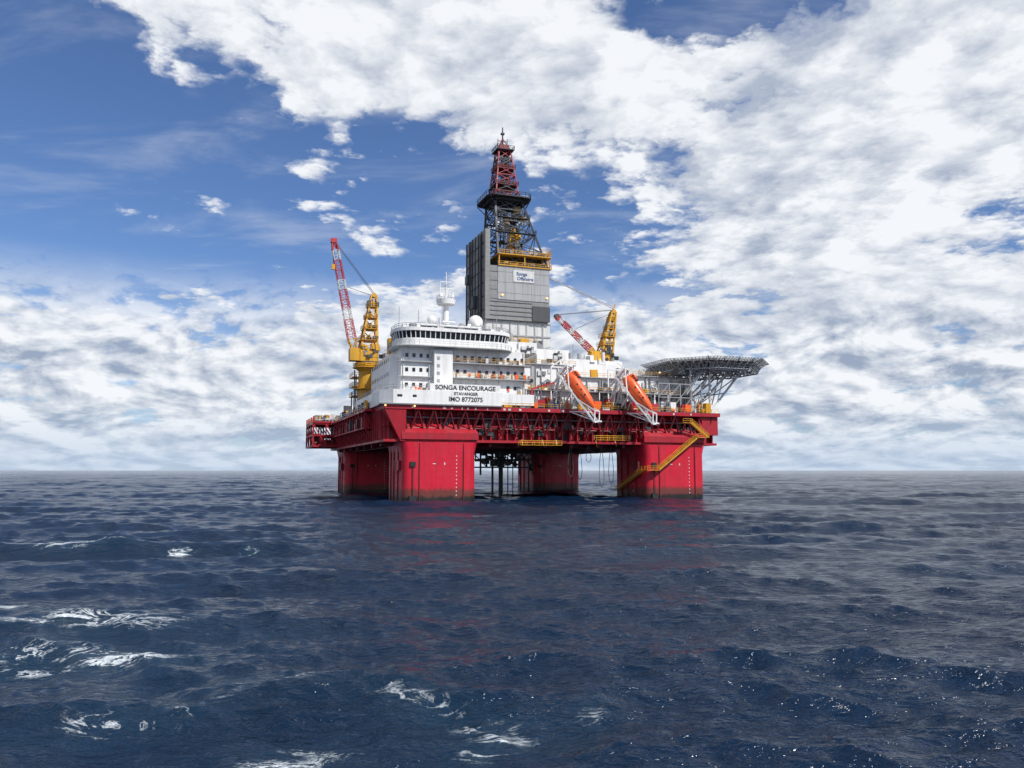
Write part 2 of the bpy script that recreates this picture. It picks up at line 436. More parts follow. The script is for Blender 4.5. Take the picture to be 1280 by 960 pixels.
b.m('yellow'); b.rail([(-18.4,-53.2,24.7),(49,-53.2,24.7)])
b.m('lamp_lit')
for u in (-49.5,-42): b.sphere((u,-54,24.3),.25,8)
b.fin('name_board_bulwark',rig)
def text(body,size,u,z,v,parent,name,mat='black',sx=1.):
    cu=bpy.data.curves.new(name,'FONT'); cu.body=body; cu.size=size; cu.align_x='CENTER'; cu.extrude=.03; cu.offset=.03*size/1.5
    ob=bpy.data.objects.new(name,cu); scene.collection.objects.link(ob)
    dg=bpy.context.evaluated_depsgraph_get(); me=bpy.data.meshes.new_from_object(ob.evaluated_get(dg))
    bpy.data.objects.remove(ob); me.materials.clear(); me.materials.append(MATS[mat])
    o=bpy.data.objects.new(name,me); scene.collection.objects.link(o); o.parent=parent
    o.rotation_euler=(math.radians(90),0,0); o.location=(u,v,z); o.scale=(sx,1,1); return o
text('SONGA ENCOURAGE',1.65,-28.4,28.8,-53.79,rig,'vessel_name_lettering',sx=1.02)
text('STAVANGER',1.05,-28.4,27.45,-53.94,rig,'home_port_lettering',sx=1.1)
text('IMO 8772075',1.65,-28.4,25.8,-53.94,rig,'imo_number_lettering',sx=1.0)

# ------------------------------------------------------------ accommodation block
b=B()
b.m('white')
b.box(-44.5,-10,-48.5,-12,28.5,40.4)
b.box(-46.5,-44.4,-44,-16,28.5,38)
b.box(-36,-31,-50.3,-48.4,28.5,39.5)
b.m('light_grey')
for z in (32.3,36.3): b.box(-31,-9,-50.3,-48.4,z,z+.25); b.box(-45.5,-36.2,-49.4,-48.4,z,z+.22)
b.m('yellow')
for z in (32.55,36.55): b.rail([(-31,-50.2,z),(-9,-50.2,z)])
b.rail([(-31,-50.2,28.5),(-19,-50.2,28.5)])
b.m('window_glass')
for z in (29.8,33.8,37.6):
    for u in np.arange(-43.4,-37,1.9): b.box(u,u+.8,-48.58,-48.4,z,z+1.0)
    for u in np.arange(-29.6,-11,2.05):
        if rnd()<.85: b.box(u,u+.85,-48.58,-48.4,z,z+1.0)
    for v in np.arange(-42,-18,2.6): b.box(-46.58,-46.4,v,v+.9,z-.6,z+.4)
b.m('light_grey')
for u in (-28.3,-19.8,-12.2): b.box(u,u+1,-48.62,-48.4,28.6,30.8)
for z in (31,33,35,37): b.box(-35.3,-34.5,-50.38,-50.2,z,z+.8)
scatter(b,-30,-10,-49.9,-49.2,32.6,20,['offwhite','grey','orange','light_grey','dark_grey'],.4,.9,1.5)
scatter(b,-30,-10,-49.9,-49.2,36.6,20,['offwhite','grey','yellow','light_grey','dark_grey'],.4,.9,1.5)
scatter(b,-44,-37,-50,-49,28.5,8,['offwhite','grey','dark_grey','orange'],.4,.9,1.6)
b.m('offwhite')
for u in (-44,-37,-30.4,-24,-17.5,-10.4): b.tube((u,-48.75,28.6),(u,-48.75,40.3),.13,n=6)
b.m('orange')
for u,z in ((-26,33.2),(-15,29.4),(-21,37.2),(-41,29.2)): b.box(u,u+.5,-48.8,-48.5,z,z+.7)
b.m('white')
def bpoly(e): return rrect(-45.5-e,-14+e,-50.8-e,-36+e,5.5+e*.6,7)
b.prism(bpoly(0),40.4,42.5)
b.m('window_glass'); b.loft([[(x,y,42.5) for x,y in bpoly(-.25)],[(x,y,44.4) for x,y in bpoly(.15)]])
b.m('white')
b.prism(bpoly(.5),44.4,45.3)
pin=bpoly(-.22); pout=bpoly(.2)
for i in range(len(pin)):
    p,q=Vector(pin[i]),Vector(pin[(i+1)%len(pin)]); p2,q2=Vector(pout[i]),Vector(pout[(i+1)%len(pin)])
    k=max(1,int((q-p).length/1.35))
    for j in range(k):
        a=p.lerp(q,j/k); c=p2.lerp(q2,j/k); b.beam((a.x,a.y,42.45),(c.x,c.y,44.45),.2)
b.m('offwhite'); b.prism(bpoly(1.0),40.35,40.6)
b.rail([(x,y,40.6) for x,y in bpoly(.95)],closed=True,step=1.6)
b.m('light_grey'); b.rail([(x,y,45.3) for x,y in bpoly(.2)],closed=True,step=1.6)
b.m('white'); b.box(-40,-22,-47,-38,45.3,47.0); b.box(-20,-15.5,-46,-40,45.3,46.8); b.box(-43.5,-41,-46,-41,45.3,46.6)
b.m('window_glass'); b.box(-39,-23,-47.06,-46.9,45.9,46.5)
scatter(b,-43,-16,-49,-38,45.3,26,['white','offwhite','light_grey','grey'],.4,1.6,1.8)
scatter(b,-38,-24,-46,-39,47,12,['white','offwhite','light_grey'],.4,1.4,1.4)
scatter(b,-44,-11,-34,-13,40.4,40,['white','offwhite','light_grey','yellow','grey'],1,4,4.5)
b.fin('accommodation_block',rig)

# roof antennas
b=B(); b.m('white')
U,V=-27.5,-30
b.box(U-4,U+4,V-4,V+4,40.4,47.3)
b.tube((U,V,47.2),(U,V,58),1.0,.75,n=10); b.tube((U,V,58),(U,V,66),.28,.12,n=8)
b.tube((U,V,56.2),(U,V,57.6),2.6,2.9,n=16); b.rail([(U+2.8*math.cos(a),V+2.8*math.sin(a),57.6) for a in np.arange(0,6.28,.785)],closed=True,step=3)
for a,h in ((0,2.5),(1.3,4),(2.4,2),(3.5,5),(4.6,3),(5.5,2)):
    b.tube((U+2.2*math.cos(a),V+2.2*math.sin(a),57.6),(U+2.2*math.cos(a),V+2.2*math.sin(a),57.6+h),.12,n=5)
b.beam((U-2.4,V,61),(U+2.4,V,61),.25); b.beam((U-1.8,V,63),(U+1.8,V,63),.2); b.beam((U,V-2,62),(U,V+2,62),.2)
b.sphere((U-1.6,V,58.8),.7,10); b.sphere((U+1.9,V-.6,58.5),.6,10)
b.tube((U-2,V-3,50.5),(U+2,V-3,50.5),.3,n=6)
for (u,v,z,r) in ((-17.5,-27,52.0,2.25),(-34.5,-41,49.3,1.25),(-21.5,-41,48.6,.9),(-9,-30,44.5,1.2)):
    b.m('white'); b.sphere((u,v,z),r,18); b.tube((u,v,40.4 if r>1.15 and v>-35 else 45.3),(u,v,z-r*.6),r*.55,n=12)
b.m('light_grey')
for u,v,h in ((-43,-38,6),(-38,-40,5),(-24,-42,5.5),(-16,-42,4.5),(-31,-39,8),(-12,-20,9)):
    b.tube((u,v,40.4),(u,v,47+h),.09,n=5)
b.fin('communication_mast_and_radomes',rig,smooth=True)

# ------------------------------------------------------------ mid deck modules
b=B()
b.m('white')
b.box(-9.9,6,-46,-18,24.7,37.5); b.box(6.1,26,-44,-18,24.7,34.6); b.box(26.1,47,-43,-8,24.7,35.8)
b.box(-17,-5.5,-46.5,-34,40.45,43.6); b.box(-4.5,4.5,-44,-30,37.6,42.4); b.box(5,13,-42,-28,34.7,40.3)
b.box(13.5,22,-41,-26,34.7,39.2); b.box(-9.5,18,-16,-9,24.7,47)
b.box(20,30,-30,0,30,42)
b.m('offwhite'); b.box(30,44,-34,-12,35.9,39.4); b.box(22.5,29,-42,-33,34.7,38.4)
b.m('light_grey')
for z,u0,u1,v in ((37.6,-10.2,6.3,-46.9),(34.7,6,26.4,-45),(35.9,26,47.6,-44),(30.3,-9.9,46,-47.3)):
    b.box(u0,u1,v,v+4,z-.1,z+.15)
b.m('yellow')
for z,u0,u1,v in ((37.75,-10.2,6.3,-46.8),(34.85,6,26.4,-44.9),(36.05,26,47.6,-43.9),(30.45,-9.9,46,-47.2),(43.6,-17,-5.5,-46.4)):
    b.rail([(u0,v,z),(u1,v,z)])
for (u0,u1,v,z0,z1,n) in ((-9.5,5.8,-46,25,37,34),(6.3,25.8,-44,25,34,34),(26.4,46.6,-43,25,35.4,40),(-17,-5.5,-46.5,40.6,43.4,9),(-4.5,4.5,-44,37.8,42,9),(30,44,-34,36,39,6)):
    for i in range(n):
        b.m(random.choice(['light_grey','grey','offwhite','dark_grey','window_glass','offwhite','light_grey','dark_grey']))
        u=ru(u0,u1-1.6); z=ru(z0,z1-1.5); dz=ru(.5,1.6); b.box(u,u+ru(.5,1.7),v-ru(.08,.7),v+.02,z,z+dz)
    for i in range(n//5):
        b.m(random.choice(['offwhite','grey','light_grey'])); u=ru(u0,u1); b.tube((u,v-.35,z0),(u,v-.35,z1),ru(.12,.3),n=6)
b.m('white')
for u in np.arange(-9,47,4.5): b.beam((u,-47.1,24.7),(u,-47.1,30.3),.25)
scatter(b,-17,47,-52.5,-47.8,24.7,130,['white','offwhite','light_grey','grey','dark_grey','yellow','orange','red_hull','white','black'],.5,2.4,3.4)
scatter(b,-9,46,-46.5,-44.5,30.45,34,['white','offwhite','grey','yellow','dark_grey'],.4,1.2,1.8)
scatter(b,-9,47,-42,-20,34.6,60,['white','offwhite','light_grey','grey','yellow','white','dark_grey'],.8,3.2,4.6)
scatter(b,-16,20,-44,-20,40,34,['white','offwhite','light_grey','grey'],.8,3.,3.6)
b.m('light_grey')
for u in (-6,-3.5,-1): b.tube((u,-13,47),(u,-13,52),.55,n=10)
for u in (14,17): b.tube((u,-26,39),(u,-26,44.5),.6,n=10)
b.m('boom_red'); b.beam((-9,-51.5,24.7),(-9,-51.5,30),.5); b.beam((-9,-51.5,30),(-3,-52.8,31.8),.45); 
b.m('yellow'); b.beam((-12,-50.5,24.7),(-12,-50.5,29.4),.4); b.box(-13.4,-11,-52,-50,24.7,27)
b.m('boom_red'); b.box(27,30,-52,-49,24.7,27); b.m('blue'); b.box(-4,-1.5,-52,-49.5,24.7,26.4)
b.m('lamp_lit')
for u,z in ((48.6,24.9),(33.5,36.8),(14,39.8),(-3,30.6)): b.sphere((u,-53.4 if z<26 else -46.9,z),.24,8)
b.fin('deck_modules',rig)

b=B()
scatter(b,-48,-46,-45,30,24.7,30,['offwhite','grey','yellow','dark_grey'],.8,2.5,3.5)
scatter(b,-48,-12,-10,48,24.7,120,['white','offwhite','grey','yellow','dark_grey','dark_red','light_grey'],1.5,6,6.5)
scatter(b,20,47,5,48,24.7,60,['white','offwhite','grey','yellow','dark_grey'],1.5,6,8)
b.m('yellow'); b.rail([(-49,-12,24.7),(-49,50,24.7)]); b.rail([(-47,-10,33),(-30,-10,33)]); b.box(-47,-30,-10,-4,32.6,33)
for u in (-46,-40,-34): b.beam((u,-10,24.7),(u,-10,38),.4)
b.m('dark_grey'); b.truss((-44,-6,24.7),(-44,-6,41),2.2,2.2,7,.25,.14)
b.m('yellow'); b.beam((-42,-10,24.7),(-42,-10,43.5),.45); b.beam((-38.5,-9,24.7),(-38.5,-9,40.),.35); b.box(-45,-37,-11,-7,35.4,36); b.rail([(-45,-11,36),(-37,-11,36)])
b.m('dark_grey'); b.box(-47,-40,-2,6,24.7,31)
for k in range(8): u=ru(-50,-43); b.m(random.choice(['yellow','dark_grey','grey'])); b.beam((u,-12+k*2,24.7),(u,-12+k*2,ru(32,41)),.35); 
for z in (31,34,37): b.m('yellow'); b.box(-50,-42,-3,4,z,z+.2); b.rail([(-50,-3,z+.2),(-42,-3,z+.2)],th=.12); b.rail([(-50,-3,z+.2),(-50,4,z+.2)],th=.12)
b.fin('port_deck_equipment',rig)

# ------------------------------------------------------------ derrick
DO=(3,0,24.7)
der=root('drilling_derrick',DO)
b=B(); b.m('offwhite')
b.box(-8.8,14.4,-8.5,12,24.75,57)
b.m('light_grey'); 
for z in (40,44,48,52,56.5): b.box(-9.1,14.7,-8.8,12.3,z,z+.4)
for u in np.arange(-8.5,14.5,2.9): b.box(u-.2,u+.2,-8.75,-8.4,40,57)
b.m('grey'); scatter(b,-8,14,-12,-9.2,47,14,['light_grey','offwhite','grey','yellow'],1,3,4)
b.m('cladding'); b.box(-7.3,13.7,-9.6,11,57.1,75)
b.box(-8.9,-7.25,-9.9,11.4,57.05,87); b.box(-7.2,-4.6,7.,11.2,75.1,86)
b.m('light_grey'); b.box(-4.5,13.8,-9.8,-9.5,63.8,75.05)
b.m('dark_grey'); b.box(7.6,13.9,-9.95,-9.5,57.2,62.2)
b.m('grey')
for z in (58.5,60,61.5,63): b.box(-7.2,7.5,-9.85,-9.5,z,z+.5)
for z in (66,69.5,73): b.box(-4.5,13.82,-9.84,-9.7,z,z+.12)
for u in np.arange(-2,13,3.1): b.box(u,u+.1,-9.84,-9.7,63.8,75)
for z in (64,67,70,73): b.box(-7.2,-4.6,-9.75,-9.5,z,z+1.4)
b.m('dark_grey')
for v in np.arange(-9.5,11.6,3.4): b.box(-9.2,-8.85,v-.18,v+.18,57,87)
for z in np.arange(60,87,4.5): b.box(-9.15,-8.88,-9.8,11.3,z,z+.3)
b.tube((-9.6,-7,45),(-9.6,-7,86),.35,n=8); b.tube((-9.6,-4.5,45),(-9.6,-4.5,80),.25,n=8)
b.tube((-9.7,4,45),(-9.7,4,86),.3,n=8)
b.box(-10.5,-8.8,-2,1,62,66); b.box(-10.2,-8.8,6,9,72,75)
b.m('lamp_lit'); b.sphere((-3,-10.1,65.2),.3,8); b.sphere((12.8,-10.1,65.2),.3,8)
b.m('yellow')
for z in (75.1,79): 
    b.box(-4.4,14.6,-10.2,11.5,z,z+.3); b.rail([(-4.4,-10.1,z+.3),(14.5,-10.1,z+.3),(14.5,11.4,z+.3)],th=.11)
b.box(12.5,16,-6,2,81.5,81.8); b.rail([(12.5,-6,81.8),(16,-6,81.8),(16,2,81.8)],th=.14); b.beam((16,-3,75),(16,-3,82),.3)
b.beam((-4,-9.6,75),(-4,-9.6,79),.35); b.beam((14,-9.6,75),(14,-9.6,79),.35); b.beam((5,-9.6,75),(5,-9.6,79),.3)
b.m('black'); b.box(-4,13.5,-9,10.5,75.4,76.4)
scatter(b,-3,13,-9,-3,75.4,18,['dark_grey','grey','yellow','steel_blue'],.8,2.4,3)
scatter(b,-3,13,-9.8,-4,79.4,14,['dark_grey','grey','yellow','steel_blue'],.6,1.8,2)
b.m('offwhite'); b.box(.8,8.2,-9.98,-9.75,70.0,73.9)
b.fin('derrick_windwalls',der,DO)
text('Songa',1.6,3.8-3,72.2-24.7,-10.02,der,'logo_lettering','blue'); text('Offshore',1.6,5.0-3,70.6-24.7,-10.02,der,'logo_lettering_lower','blue')
b=B()
zb,zt=75.4,118.
def corner(z,j):
    zm=100.
    if z<zm: f=(z-zb)/(zm-zb); cu=5.2+(.9-5.2)*f; cv=.8*(1-f); h=8.9+(4.7-8.9)*f
    else: f=(z-zm)/(zt-zm); cu=.9-.3*f; cv=0; h=4.3+(2.1-4.3)*f
    return Vector((cu+(-h,h,h,-h)[j],cv+(-h,-h,h,h)[j],z))
zs=[75.4,81.5,87.5,92,96,99.99,103,106,109,112,115,118]
for i in range(len(zs)-1):
    z0,z1=zs[i],zs[i+1]
    for j in range(4):
        k=(j+1)%4
        red=z0>99
        b.m('derrick_red' if red else 'steel_blue')
        b.beam(corner(z0,j),corner(z1,j),.42 if red else .7)
        b.m(('dark_grey' if (i+j)%3==0 else 'derrick_red') if red else 'steel_blue')
        b.beam(corner(z0,j),corner(z1,k),.24); b.beam(corner(z0,k),corner(z1,j),.24)
        b.beam(corner(z1,j),corner(z1,k),.32)
        m0=(corner(z0,j)+corner(z0,k))/2; 
        if not red: b.m('dark_grey'); b.beam(m0,corner(z1,j),.22); b.beam(m0,corner(z1,k),.22)
b.m('dark_grey')
for u,v in ((1,-2),(4.5,-2),(2,3),(0,1),(3.5,1.5)): b.beam((u,v,76),(.6+(u-1)*.4,v*.4,117),.34)
def inner(z): 
    c=corner(z,0); d=corner(z,2); return c,d
for i in range(34):
    z=ru(76,96); c,d=inner(z); u=ru(c.x+.5,d.x-2); v=ru(c.y+.5,d.y-2); b.m(random.choice(['dark_grey','grey','yellow','steel_blue','black'])); b.box(u,u+ru(.5,2.),v,v+1.5,z,z+ru(.5,2.6))
for i in range(34):
    z=ru(98,116); c,d=inner(z); u=ru(c.x,d.x-.8); v=ru(c.y,d.y-.8); b.m(random.choice(['dark_grey','derrick_red','dark_red','steel_blue','black'])); b.box(u,u+ru(.3,1.),v,v+1,z,z+ru(.5,1.8))
b.m('yellow'); b.box(2.5,5.5,-2,1,84,89); b.box(3.2,4.8,-1.6,.4,89,91); 
b.m('grey')
for i in range(14): b.tube((7+i*.3,3,76),(3.5+i*.1,2,96),.12,n=5)
b.m('black')
for z,h in ((99.8,8.0),(93,7.2),(87.5,8)):
    c0=(corner(z,0).x+corner(z,1).x)/2
    if z>95:
        pl=rrect(c0-h,c0+h,-h,h,3,3); b.prism(pl,z,z+.4); b.rail([(x,y,z+.4) for x,y in pl],closed=True,th=.13,h=1.4)
        b.prism(rrect(c0-h+1.6,c0+h-1.6,-h+1.6,h-1.6,3,3),z-.9,z-.02)
    else:
        hh=(corner(z,1).x-corner(z,0).x)/2+.3
        for g in (0,1): b.box(c0-hh,c0+hh,(-hh,hh-1.6)[g],(-hh+1.6,hh)[g],z,z+.25)
        b.rail([(c0-hh,-hh,z+.25),(c0+hh,-hh,z+.25)],th=.12); b.rail([(c0+hh,-hh,z+.25),(c0+hh,hh,z+.25)],th=.12)
for j in range(4):
    p=corner(96.5,j); c=corner(99.8,j); d=(c-Vector((.9,0,c.z))).normalized()*3.6; b.beam(p,c+d,.28)
b.m('dark_red'); b.box(-2.6,4.2,-3.2,3.2,111.2,111.5); b.rail([(-2.6,-3.2,111.5),(4.2,-3.2,111.5),(4.2,3.2,111.5),(-2.6,3.2,111.5)],closed=True,th=.12)
b.box(-3.4,5,-4,4,105.2,105.4); b.rail([(-3.4,-4,105.4),(5,-4,105.4),(5,4,105.4)],th=.12)
b.m('black'); b.box(-2.4,3.8,-3.1,3.1,118,118.4); b.rail([(-2.4,-3.1,118.4),(3.8,-3.1,118.4),(3.8,3.1,118.4),(-2.4,3.1,118.4)],closed=True,th=.12)
b.m('derrick_red'); b.box(-1.,2.2,-1.6,1.6,118.4,120.2)
for p in ((-1.8,-2,118.4),(2.8,-2,118.4),(.5,2.6,118.4)): b.beam(p,(.5,0,123),.26)
b.m('dark_grey'); b.tube((.5,0,120),(.5,0,127),.32,.2,n=8); b.tube((2.2,0,118.4),(2.2,0,123.),.12,n=5); b.tube((-1.6,-1,118.4),(-1.6,-1,122.2),.12,n=5)
b.beam((-1.,0,122),(2.,0,122),.2); b.box(-.1,1.1,-.5,.5,124.4,125)
b.fin('derrick_lattice_tower',der,DO)

# ------------------------------------------------------------ cranes
def crane(origin,zs_,apex,foot,tip,name,pr=3.0,cab=(1,-1),bw=2.3):
    r=root(name,origin); u,v,z0=origin; b=B(); b.m('yellow')
    b.tube((u,v,z0),(u,v,zs_-2.5),pr,pr*.92,n=20); b.tube((u,v,zs_-2.5),(u,v,zs_-1.2),pr*.92,pr*1.35,n=20)
    b.tube((u,v,zs_-1.2),(u,v,zs_),pr*1.35,n=20); b.m('dark_grey'); b.tube((u,v,zs_),(u,v,zs_+.5),pr*1.2,n=20)
    b.m('yellow'); b.rail([(u+pr*1.5*math.cos(a),v+pr*1.5*math.sin(a),zs_-1.2) for a in np.arange(0,6.28,.628)],closed=True,step=3,th=.12)
    b.tube((u,v,zs_-1.45),(u,v,zs_-1.25),pr*1.55,n=16)
    b.tube((u,v,zs_-8),(u,v,zs_-7.8),pr*1.45,n=16); b.rail([(u+pr*1.4*math.cos(a),v+pr*1.4*math.sin(a),zs_-7.8) for a in np.arange(0,6.28,.628)],closed=True,step=3,th=.12)
    b.m('dark_grey'); b.beam((u+pr*.7,v-pr*.75,z0),(u+pr*.7,v-pr*.75,zs_-1.5),.5); b.m('yellow')
    b.box(u-pr*.95,u+pr*.95,v-pr*1.0,v+pr*1.2,zs_+.5,zs_+3.6)
    for k in range(14):
        b.m(random.choice(['dark_grey','yellow','grey','yellow','black'])); a=ru(-pr,pr*.7); z=ru(zs_+.6,zs_+5); b.box(u+a,u+a+ru(.5,1.6),v-pr*1.0-ru(.1,.8),v-pr*.6,z,z+ru(.5,1.8))
    b.m('offwhite'); b.box(u+pr*.95,u+pr*.95+2.0,v-pr*1.1,v-pr*.1,zs_+.6,zs_+3.0)
    b.m('window_glass'); cu=u+cab[0]*(pr*.95+1.0); b.box(cu-.85,cu+.85,v-pr*1.1-.06,v-pr,zs_+1.4,zs_+2.7)
    A=Vector(apex); H=zs_+3.6; b.m('yellow')
    base=[(u-pr*.9,v-pr*.9,H),(u+pr*.9,v-pr*.9,H),(u+pr*.9,v+pr*1.1,H),(u-pr*.9,v+pr*1.1,H)]
    top=[A+Vector((-.8,-.8,0)),A+Vector((.8,-.8,0)),A+Vector((.8,.8,0)),A+Vector((-.8,.8,0))]
    N=5
    for j in range(4):
        k=(j+1)%4; p0,p1=Vector(base[j]),top[j]; q0,q1=Vector(base[k]),top[k]
        b.m('yellow'); b.beam(p0,p1,.6,w2=.4)
        for i in range(N):
            a=p0.lerp(p1,i/N); a2=p0.lerp(p1,(i+1)/N); c=q0.lerp(q1,i/N); c2=q0.lerp(q1,(i+1)/N)
            b.beam(a,c2,.24); b.beam(a2,c2,.3)
    for i in (1,2,3,4):
        f=i/N; c=Vector((u,v,H)).lerp(A,f); h=pr*(1-f)*.9+.8+.5*random.random()
        b.m('yellow'); b.box(c.x-h,c.x+h*.7,c.y-h,c.y+h,c.z-.12,c.z); b.rail([(c.x-h,c.y-h,c.z),(c.x+h*.7,c.y-h,c.z),(c.x+h*.7,c.y+h,c.z),(c.x-h,c.y+h,c.z)],closed=True,th=.1)
        for q in range(5):
            b.m(random.choice(['dark_grey','yellow','grey','black'])); x_=ru(-h,h*.6); b.box(c.x+x_,c.x+x_+ru(.4,1.1),c.y-h*.8,c.y+h*.3,c.z,c.z+ru(.6,1.9))
    b.m('yellow'); b.tube(A+Vector((0,-1.0,.2)),A+Vector((0,1.0,.2)),.7,n=12)
    F=Vector(foot); T=Vector(tip)
    b.box(min(u,F.x)-1.2,max(u,F.x)+1.2,min(v,F.y)-1.2,max(v,F.y)+1.2,zs_+.6,F.z+.4)
    b.truss(F,F.lerp(T,.1),1.2,bw,1,.3,.18,['yellow'])
    b.truss(F.lerp(T,.1),F.lerp(T,.92),bw,bw*.75,18,.21,.12,['boom_red','boom_red','boom_red','boom_red','offwhite','offwhite'])
    b.truss(F.lerp(T,.92),T,bw*.75,1.0,1,.35,.25,['boom_red'])
    b.m('dark_grey'); b.tube(T+Vector((0,-.7,0)),T+Vector((0,.7,0)),.7,n=12)
    for g in (-.7,.7): b.beam(T+Vector((0,g,.4)),A+Vector((0,g,.8)),.12); 
    b.beam(F.lerp(T,.6),A,.12)
    b.beam(F.lerp(T,.06)+Vector((.3,0,.9)),T+Vector((.6,0,.3)),.14)
    return r,b
r1,b=crane((-46.5,-9,24.7),40.5,(-45,-9,61.8),(-51,-10.5,44.5),(-58.2,-14,76.5),'crane',pr=2.9,bw=2.4)
T=Vector((-58.2,-14,76.5)); b.m('dark_grey'); b.beam(T,T-Vector((0,0,7)),.12); b.m('yellow'); b.box(T.x-.5,T.x+.5,T.y-.4,T.y+.4,T.z-8.6,T.z-7)
b.m('boom_red'); b.box(T.x-.9,T.x+.9,T.y-.8,T.y+.8,T.z-.4,T.z+.9)
b.fin('crane_body_and_boom',r1,(-46.5,-9,24.7),)
r2,b=crane((31.5,-15,24.7),43,(34.8,-15,61.0),(27,-15.6,46.8),(12.5,-18.5,57.6),'crane.001',pr=2.2,bw=1.6)
A=Vector((34.5,-15,61.5))
b.m('light_grey')
b.beam((16.7,-11,70.6),(35,-15,62.2),.2); b.beam((16.7,-9,71.6),(35,-14.6,63.),.2); b.beam((16.7,-10,71.1),(13.8,-9.7,72.3),.4)
for k in range(9): p=Vector((16.7,-11,70.6)).lerp(Vector((35,-15,62.2)),k/8); q=Vector((16.7,-9,71.6)).lerp(Vector((35,-14.6,63)),k/8); b.beam(p,q,.12)
b.m('yellow'); b.beam((34.5,-15,61.),(36.2,-14,64),.3)
b.fin('crane_body_and_boom',r2,(31.5,-15,24.7))

# ------------------------------------------------------------ helideck
HC=(53.,-41.,40.0); hd=root('helideck',HC); b=B(); R=17.6; hz=40.
pl=[(HC[0]+R*math.cos(math.radians(22.5+45*i)),HC[1]+R*math.sin(math.radians(22.5+45*i))) for i in range(8)]
b.m('light_grey'); b.prism(pl,hz,hz+.55); b.m('green'); b.prism([(HC[0]+(x-HC[0])*.985,HC[1]+(y-HC[1])*.985) for x,y in pl],hz+.56,hz+.6)
b.m('white')
def ring(r0,r1,z,mat,n=40):
    b.m(mat)
    for i in range(n):
        a,c=6.28318*i/n,6.28318*(i+1)/n
        b.add([(HC[0]+r0*math.cos(a),HC[1]+r0*math.sin(a),z),(HC[0]+r1*math.cos(a),HC[1]+r1*math.sin(a),z),(HC[0]+r1*math.cos(c),HC[1]+r1*math.sin(c),z),(HC[0]+r0*math.cos(c),HC[1]+r0*math.sin(c),z)],[(0,1,2,3)])
ring(5.5,6.3,hz+.62,'yellow'); 
b.m('white'); b.box(HC[0]-1.9,HC[0]-1.2,HC[1]-2,HC[1]+2,hz+.6,hz+.63); b.box(HC[0]+1.2,HC[0]+1.9,HC[1]-2,HC[1]+2,hz+.6,hz+.63); b.box(HC[0]-1.2,HC[0]+1.2,HC[1]-.35,HC[1]+.35,hz+.6,hz+.63)
b.m('grey')
R2=R+2.3
for i in range(8):
    a=Vector((*pl[i],hz+.1)); c=Vector((*pl[(i+1)%8],hz+.1)); o=lambda p: Vector((HC[0]+(p.x-HC[0])*R2/R,HC[1]+(p.y-HC[1])*R2/R,hz+.75))
    L=14
    for f in (1,.66,.33):
        b.beam(a.lerp(o(a),f),c.lerp(o(c),f),.13)
    for j in range(L): 
        p=a.lerp(c,j/L); q=o(a).lerp(o(c),j/L); b.beam(p,q,.12); 
    for j in range(3):
        p=a.lerp(c,(j+.5)/3); q=o(a).lerp(o(c),(j+.5)/3); b.beam(p-Vector((0,0,.9)),q,.16)
b.m('light_grey')
for i in range(8):
    a=Vector((*pl[i],hz)); c=Vector((*pl[(i+1)%8],hz)); inn=lambda p: Vector((HC[0]+(p.x-HC[0])*.93,HC[1]+(p.y-HC[1])*.93,hz-2.2))
    b.beam(inn(a),inn(c),.3)
    for j in range(6):
        p=a.lerp(c,j/6); q=inn(a).lerp(inn(c),(j+.5)/6); p2=a.lerp(c,(j+1)/6); b.beam(p,q,.2); b.beam(q,p2,.2)
def hx(u):
    d=abs(u-HC[0]); ap=R*math.cos(math.radians(22.5)); 
    return min(ap, ap*math.sqrt(2)-d) if d<ap else 0
b.m('offwhite')
for k in range(-3,4):
    u=HC[0]+k*4.6; h=hx(u)*.95
    b.beam((u,HC[1]-h,hz-.3),(u,HC[1]+h,hz-.3),.3); h2=h*.88
    b.beam((u,HC[1]-h2,hz-2.4),(u,HC[1]+h2,hz-2.4),.26)
    n=9
    for j in range(n): 
        y0=HC[1]-h2+2*h2*j/n; y1=HC[1]-h2+2*h2*(j+1)/n; ym=(y0+y1)/2; b.beam((u,y0,hz-2.4),(u,ym,hz-.3),.18); b.beam((u,ym,hz-.3),(u,y1,hz-2.4),.18)
    v=HC[1]+k*4.6; h=hx(HC[0]+k*4.6)*.95
    b.beam((HC[0]-h,v,hz-.45),(HC[0]+h,v,hz-.45),.3); b.beam((HC[0]-h*.88,v,hz-2.5),(HC[0]+h*.88,v,hz-2.5),.24)
    for j in range(8):
        x0=HC[0]-h*.88+2*h*.88*j/8; x1=HC[0]-h*.88+2*h*.88*(j+1)/8; xm=(x0+x1)/2; b.beam((x0,v,hz-2.5),(xm,v,hz-.4),.16); b.beam((xm,v,hz-.4),(x1,v,hz-2.5),.16)
b.m('white')
for v in (-50,-38,-28):
    b.beam((48.6,v,24.7),(48.6,v,37.5),.5); b.beam((48.8,v,25.5),(62,v*.6-16,37.5),.5); b.beam((48.7,v,30.5),(56,v*.8-8,37.4),.38); b.beam((42,v,24.7),(42,v,37.5),.4)
    b.beam((48.6,v,36.5),(42,v,25),.32)
    b.beam((52.,v*.9-4,28.8),(54.5,v*.85-6,36.),.25)
b.beam((48.8,-50,26),(60,-38,37.3),.3); b.beam((48.8,-38,26),(60,-50,37.3),.3); b.beam((48.6,-50,31),(48.6,-28,31),.35); b.beam((48.6,-50,25),(48.6,-38,31),.3); b.beam((48.6,-38,25),(48.6,-50,31),.3)
b.beam((55.3,-47.5,31.3),(55.3,-33.5,31.3),.3)
b.m('light_grey'); b.stairs((39,-52,30),(46,-52,38.6),1.1,(0,1,0)); b.m('dark_grey'); b.tube((47,-52,36),(47,-52,42),.15); b.box(38,42,-50,-46,36,38)
b.m('light_grey')
